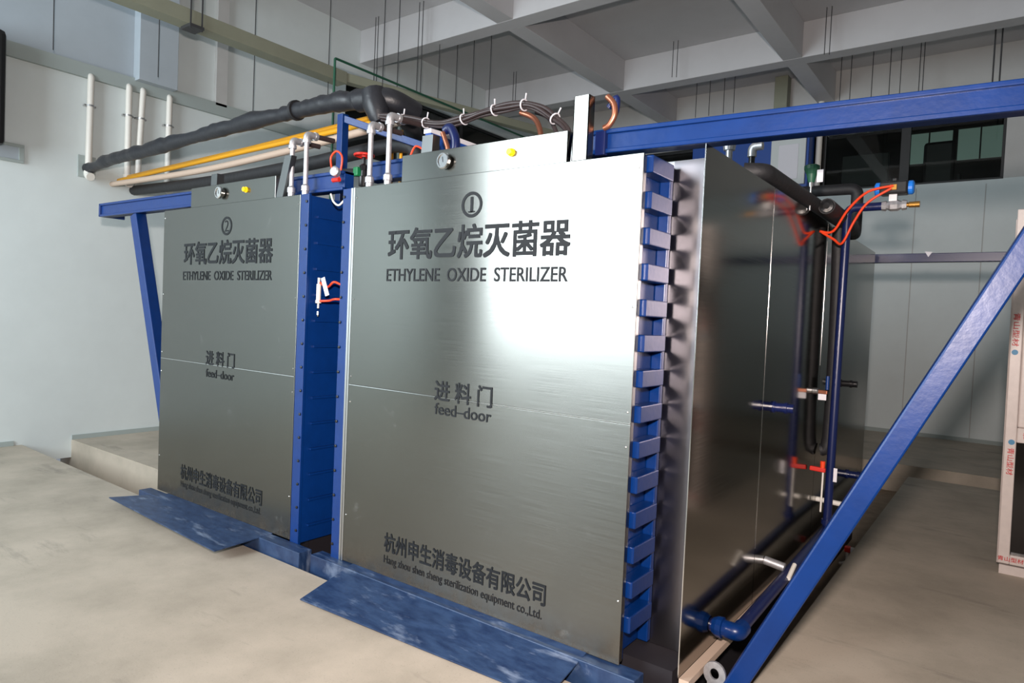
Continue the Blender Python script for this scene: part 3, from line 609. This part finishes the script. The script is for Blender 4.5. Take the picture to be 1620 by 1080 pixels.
q = at(1341, 868, 'x', 1.0)
obj('handle', MB().box(q-Vector((.02, .02, .022)), q+Vector((.02, .02, .022))), M['red'], T, .006)
obj('tag', MB().box(q+Vector((.022, -.02, -.015)), q+Vector((.05, -.018, .025))), M['tag'], T)
obj('spout', MB().tube(fillet([q+Vector((0, 0, -.02)), q+Vector((0, 0, -.1)), q+Vector((-.05, 0, -.12))], .02), .011), M['white'], T)
obj('foot', MB().tube([q+Vector((0, 0, -.1)), (q.x, q.y, PZ)], .008), M['white'], T)
run('cable_marker', [at(1247, 915, 'x', .99), at(1257, 893, 'x', .99)], .012, M['white'], 'white tube with green end lying between floor pipe and brace', 'tube', None, .01)
T = thing('cut_bracket', (.95, .3, PZ), 'grey steel bracket with a round hole at the brace foot', 'bracket')
q = at(1130, 1066, 'y', .22)
bb = ring(q.x, q.z, .045, .05, .024, .22); bb.v += []; 
rg = MB()
for i in range(24):
    a0, a1 = 2*math.pi*i/24, 2*math.pi*(i+1)/24
    pts = [(q.x+.048*math.cos(a0), .22, q.z+.052*math.sin(a0)), (q.x+.048*math.cos(a1), .22, q.z+.052*math.sin(a1)), (q.x+.02*math.cos(a1), .22, q.z+.024*math.sin(a1)), (q.x+.02*math.cos(a0), .22, q.z+.024*math.sin(a0))]
    rg.prism(pts, (0, .012, 0))
obj('eye_plate', rg, M['galv'], T); obj('shank', MB().box((q.x-.03, .221, PZ), (q.x+.03, .231, q.z-.03)), M['galv'], T)

# transmitter on the roof edge
T = thing('pressure_transmitter', (.85, 1.8, 2.23), 'dark green transmitter head with white tag on the roof edge', 'gauge')
obj('stem', MB().tube([(.85, 1.8, 2.22), (.85, 1.8, 2.4)], .006), M['steel'], T)
obj('head', MB().lathe((.85, 1.8, 2.39), (0, 0, 1), [(0, .018), (.03, .026), (.05, .03), (.08, .045), (.1, .045), (.108, .03)], 16), M['green'], T)
obj('collar', MB().lathe((.85, 1.8, 2.365), (0, 0, 1), [(0, .012), (.025, .014)], 10), M['chrome'], T)
obj('paper_tag', MB().box((.885, 1.78, 2.385), (.92, 1.783, 2.46)), M['tag'], T)
for (px, py, lab) in ((1154, 232, 'pale safety valve on the chamber roof nearest the blue rail'), (1190, 240, 'grey elbow vent on the chamber roof before the blue cabinet')):
    q = at(px, py, 'x', .6); T = thing('roof_vent', (q.x, q.y, 2.228), lab, 'vent')
    obj('stem', MB().tube([(q.x, q.y, 2.228), (q.x, q.y, q.z)], .018), M['glossblack' if px > 1160 else 'galv'], T)
    if px > 1160: obj('elbow', MB().tube(fillet([(q.x, q.y, q.z-.03), (q.x, q.y, q.z+.03), (q.x+.06, q.y, q.z+.03)], .03), .026), M['galv'], T)
    else: obj('cap', MB().lathe((q.x, q.y, q.z-.02), (0, 0, 1), [(0, .03), (.03, .035), (.04, .022), (.07, .03), (.075, .01)], 14), M['galv'], T)

# rear rail across the back
T = thing('rear_rail', (1.8, 4.5, FZ), 'dark blue rail crossing in front of the far white wall', 'rail')
obj('rail', MB().box((.5, 4.45, 2.145), (4.2, 4.53, 2.225)), M['navy'], T, .004)
obj('post', MB().box((4.1, 4.45, FZ), (4.18, 4.53, 2.145)), M['navy'], T, .004)
tag(obj('paper_scrap', MB().prism([(1.22, 4.445, 2.24), (1.28, 4.445, 2.235), (1.25, 4.445, 2.19)], (0, .002, 0)), M['tag']), 'torn white paper scrap stuck on the dark blue rear rail', 'paper')

# cabinet beyond the chamber
T = thing('control_cabinet', (-1.7, 9.4, 3.8), 'tall blue cabinet with white framed hatch beyond the chamber roof', 'cabinet')
obj('cabinet_body', MB().box((-3.0, 9.3, 3.8), (-.98, 9.66, 5.2)), M['cabblue'], T, .01)
h = obj('hatch_frame', MB().box((-1.58, 9.25, 3.93), (-1.02, 9.3, 4.72)), M['wall'], T, .01)
obj('hatch_panel', MB().box((-1.45, 9.24, 4.02), (-1.13, 9.26, 4.6)), M['dial'], h, .004)
run('conduit', [(-.9, 9.62, 3.8), (-.9, 9.62, CZ)], .05, M['white'], 'white vertical conduit right of the blue cabinet', 'pipe', None, .02)
# blue ducting seen past the header
T = thing('cable_trunking', (-1.4, 2.5, 2.4), 'blue trunking with white edges above the chamber, left of header one', 'trunking')
A = at(682, 210, 'x', -1.15); Bp = Vector((-1.15, A.y+2.5, A.z))
obj('trunk', MB().box((-1.2, A.y, A.z-.1), (-1.15, A.y+2.5, A.z)), M['cabblue'], T); obj('white_edge', MB().box((-1.21, A.y-.005, A.z), (-1.145, A.y+2.5, A.z+.03)).box((-1.21, A.y-.005, A.z-.16), (-1.145, A.y+2.5, A.z-.1)), M['tag'], T)
for dy in (.1, 2.3): obj('leg', MB().box((-1.19, A.y+dy, 2.228), (-1.16, A.y+dy+.04, A.z-.16)), M['cabblue'], T)

# office furniture
T = thing('office_chair', (.8, 10.5, 3.3), 'black high-backed office chair behind the upper window', 'chair')
obj('backrest', MB().box((.56, 10.3, 3.95), (1.0, 10.4, 4.66)), M['black'], T, .06); obj('seat', MB().box((.52, 10.3, 3.72), (1.06, 10.85, 3.82)), M['black'], T, .03)
obj('armrest', MB().box((1.04, 10.3, 3.95), (1.1, 10.7, 4.12)), M['black'], T, .02); obj('base', MB().lathe((.79, 10.58, 3.3), (0, 0, 1), [(0, .3), (.05, .28), (.06, .04), (.42, .04)], 10), M['black'], T)
T = thing('monitor', (-.3, 10.3, 3.3), 'black monitor back behind the upper window', 'monitor')
obj('screen', MB().box((-.66, 10.28, 4.0), (.06, 10.36, 4.56)), M['black'], T, .01); obj('stand', MB().box((-.4, 10.32, 3.99), (-.2, 10.36, 4.05)), M['black'], T)
tag(obj('desk', MB().box((-1.2, 10.05, 3.93), (.3, 10.9, 3.985)).box((-1.2, 10.1, 3.3), (-1.15, 10.8, 3.93)).box((.25, 10.1, 3.3), (.3, 10.8, 3.93)), M['dark']), 'dark desk under the monitor behind the upper window', 'desk')

# wrapped window unit leaning at the right edge
T = thing('window_unit', (2.4, 3.05, FZ), 'plastic-wrapped white window unit standing at the right edge', 'window')
xa = 1.893; yA = 2.99
def lean(mb):
    for v in mb.v: v.x -= .008*(v.z+.09)
    return mb
fr = MB(); fr.box((xa, yA, -.02), (xa+.065, yA+.08, 2.35)); fr.box((xa+.065, yA, -.02), (3.1, yA+.08, .045)); fr.box((xa+.065, yA, .8), (3.1, yA+.08, .9)); fr.box((xa+.065, yA, 2.28), (3.1, yA+.08, 2.35)); fr.box((3.1, yA, -.02), (3.16, yA+.08, 2.35))
fo = obj('outer_frame', lean(fr), M['frame'], T, .006)
sf = MB()
sf.box((xa+.065, yA+.01, .9), (xa+.12, yA+.06, 2.28)); sf.box((xa+.12, yA+.01, .9), (3.1, yA+.06, .95)); obj('sash', lean(sf), M['frame'], T, .01)
obj('glazing', lean(MB().box((xa+.06, yA+.045, .04), (3.1, yA+.055, .8))), M['glass_dark'], T); obj('glazing', lean(MB().box((xa+.12, yA+.03, .95), (3.1, yA+.04, 2.28))), M['glass_dark'], T)
obj('rear_frame', lean(MB().box((xa-.006, yA+.1, -.05), (xa+.05, yA+.24, 2.3)).box((xa+.05, yA+.1, -.05), (3.1, yA+.24, .02))), M['frame'], T, .006)
obj('foot_block', MB().box((xa+.01, yA+.005, FZ), (2.6, yA+.2, -.03)), M['frame'], T)
for (cx, zt, zb) in ((xa+.038, .76, .58), (xa+.03, 1.66, 1.44)):
    text('film_print', '青山型材', cx-.018-.008*zt, cx+.018-.008*zt, zb, zt, yA-.0015, M['redink'], fo, .03, rot=True)
    obj('film_dot', MB().lathe((cx-.008*zt, yA-.0015, zt+.04 if zt < 1 else zb-.04), (0, -1, 0), [(0, .018), (.0005, .018)], 14), M['blueink'], fo)
text('film_print', '青山型材', xa+.0, xa+.14, -.0, .03, yA-.0015, M['redink'], fo, .03)
text('film_print', '青山', xa+.09, xa+.15, .83, .87, yA-.0015, M['redink'], fo, .03)

# ------------------------------------------------------------------ left wall fittings
for i, (yt, zt, yb, lab) in enumerate(((.6, 3.97, .59, 'leftmost white pipe running up the left wall from the duct'), (1.0, 3.98, 1.0, 'second white wall pipe from the left, slightly tilted'),
                                     (1.155, 3.98, 1.11, 'third white wall pipe from the left, with blue print'), (1.465, 3.99, 1.46, 'rightmost white pipe on the left wall'))):
    T = thing('wall_pipe', (-6.45, yb, 2.85), lab, 'pipe', 'white pipes on the left wall')
    obj('pipe_run', MB().tube(fillet([(-6.45, yb, 2.86), (-6.45, yt, zt-.02), (-6.49, yt, zt)], .03), .034, 14), M['white'], T)
    z = 3.62; y = yb+(yt-yb)*.7
    obj('clip', MB().lathe((-6.45, y, z), (0, 0, 1), [(0, .039), (.018, .039)], 14).box((-6.5, y-.06, z), (-6.45, y+.06, z+.018)), M['steel'], T)
    obj('foot_elbow', MB().tube(fillet([(-6.45, yb, 2.95), (-6.45, yb, 2.86), (-6.38, yb, 2.84)], .04), .044, 14), M['white'], T)
obj_ = thing('wall_plate', (-6.49, .58, 2.8), 'small grey wall plate where the black duct leaves the wall', 'plate')
obj('plate', MB().box((-6.5, .5, 2.84), (-6.485, .68, 3.08)), M['ledge'], obj_, .004)
T = thing('wall_vent', (-6.49, -.15, 2.88), 'grey framed wall vent at the left edge of the picture', 'vent')
obj('vent_frame', MB().box((-6.5, -.35, 2.87), (-6.475, -.005, 2.9)).box((-6.5, -.35, 3.03), (-6.475, -.005, 3.06)).box((-6.5, -.05, 2.9), (-6.475, -.005, 3.03)).box((-6.5, -.35, 2.9), (-6.475, -.31, 3.03)), M['ledge'], T, .003)
obj('vent_panel', MB().box((-6.5, -.31, 2.9), (-6.49, -.05, 3.03)), M['wall_up'], T)
T = thing('wall_speaker', (-6.2, -.35, 2.9), 'tall rounded black box cut off by the left edge', 'speaker')
obj('speaker_body', MB().box((-6.42, -.62, 2.97), (-6.2, -.245, 4.1)), M['black'], T, .05)
obj('wall_bracket', MB().box((-6.5, -.5, 3.4), (-6.42, -.4, 3.6)), M['black'], T)

# ------------------------------------------------------------------ overhead
xo = -5.05
T = thing('cable_tray', (xo, 2.5, 4.4), 'long olive metal cable tray running overhead along the left side', 'tray')
za = 4.42
m = MB()
E0, E1 = at(285, 0, 'x', xo), at(540, 110, 'x', xo)
m.box((xo-.2, -2.5, E1.z-.15), (xo, 3.0, E1.z)); obj('tray_run', m, M['olive'], T, .006)
m = MB(); m.bar((xo-.09, 2.98, E1.z-.06), (-3.3, 9.66, E1.z-.06), .13, .11); obj('tray_run', m, M['olive'], T, .006)
q = at(318, 45, 'x', xo); 
obj('hanger', MB().bar((xo+.02, q.y, E1.z-.2), (xo+.02, q.y, CZ), .012, .012).bar((xo+.02, q.y-.12, E1.z-.2), (xo+.02, q.y-.12, CZ), .012, .012).box((xo-.16, q.y-.13, E1.z-.18), (xo+.03, q.y+.02, E1.z-.15)), M['rod'], T)
g0, g1, g2 = at(530, 92, 'x', -4.5), at(740, 174, 'x', -4.5), at(527, 170, 'x', -4.5)
run('green_conduit', [(g0.x, g0.y, FZ), (g0.x, g0.y, g0.z), (g0.x, 9.7, g0.z)], .014, M['green'], 'thin green conduit with a corner, above the olive tray', 'conduit', None, .02)
m = MB(); qa, qb = at(1225, 168, 'y', 9.5), at(1250, 135, 'y', 9.5); m.box((qa.x, 9.45, qa.z-.1), (qa.x+.22, 9.66, CZ)); tag(obj('wall_pier', m, M['olive'], None, .01), None, None, None, 'structure').name = 'trim_30'
rods = [(84, 79, 'x', -5.9, 'ceiling rod farthest left, above the grey ledge'), (250, 122, 'x', -5.9, 'second ceiling rod from the left, near the grey pilaster'),
        (400, 180, 'x', -5.6, 'ceiling rod crossing the olive tray over the wall pipes'), (518, 165, 'x', -5.2, 'ceiling rod just left of the green conduit corner'),
        (590, 165, 'y', 4.2, 'left rod of the pair beneath the nearest crossbeam'), (594, 165, 'y', 4.2, 'right rod of the pair beneath the nearest crossbeam'),
        (658, 165, 'y', 4.2, 'left rod of the longer pair by the nearest crossbeam'), (664, 165, 'y', 4.2, 'right rod of the longer pair by the nearest crossbeam'),
        (604, 160, 'x', -4.9, 'faint rod behind the nearest crossbeam, leftmost'), (627, 165, 'x', -4.9, 'faint rod behind the nearest crossbeam, second from left'),
        (692, 168, 'x', -4.9, 'faint rod behind the nearest crossbeam, third from left'), (720, 172, 'y', 4.9, 'faint rod behind the nearest crossbeam, fourth from left'), (746, 172, 'y', 4.9, 'faint rod above the first white cable tie'),
        (773, 170, 'y', 4.9, 'faint rod above the third white cable tie'), (811, 160, 'y', 7.0, 'left rod of the pair over the cable bundle peak'), (815, 160, 'y', 7.0, 'right rod of the pair over the cable bundle peak'),
        (1063, 122, 'y', 7.2, 'left rod of the pair before the far crossbeam, above the steel post'), (1070, 122, 'y', 7.2, 'right rod of the pair before the far crossbeam, above the steel post'),
        (1304, 86, 'y', 7.2, 'left rod of the pair at upper right of the far crossbeam'), (1312, 86, 'y', 7.2, 'right rod of the pair at upper right of the far crossbeam'),
        (1100, 186, 'y', 9.0, 'short rod over the left end of the blue rail'), (1121, 183, 'y', 9.0, 'second short rod along the blue rail from its left end'), (1144, 180, 'y', 9.0, 'third short rod along the blue rail from its left end'), (1160, 178, 'y', 9.0, 'fourth short rod along the blue rail, left of the olive pier'),
        (1328, 160, 'y', 9.0, 'rod just right of the crossing beams over the blue rail'), (1344, 158, 'y', 9.0, 'second rod right of the crossing beams'), (1378, 154, 'y', 9.0, 'third rod right of the crossing beams'), (1406, 150, 'y', 9.0, 'fourth rod right of the crossing beams'),
        (1423, 148, 'y', 9.0, 'fifth rod right of the crossing beams'), (1453, 145, 'y', 9.0, 'left rod of the close pair above the office chair'), (1459, 145, 'y', 9.0, 'right rod of the close pair above the office chair'), (1570, 130, 'y', 8.2, 'thicker rod near the right edge, left one'), (1581, 130, 'y', 8.2, 'thicker rod near the right edge, right one')]
for px, py, ax, v, lab in rods:
    q = at(px, py, ax, v); r = .009 if px > 1550 else .0055
    tag(obj('hanger_rod', MB().tube([(q.x, q.y, q.z), (q.x, q.y, CZ-.002)], r, 8), M['rod']), lab, 'rod', 'ceiling hanger rods')
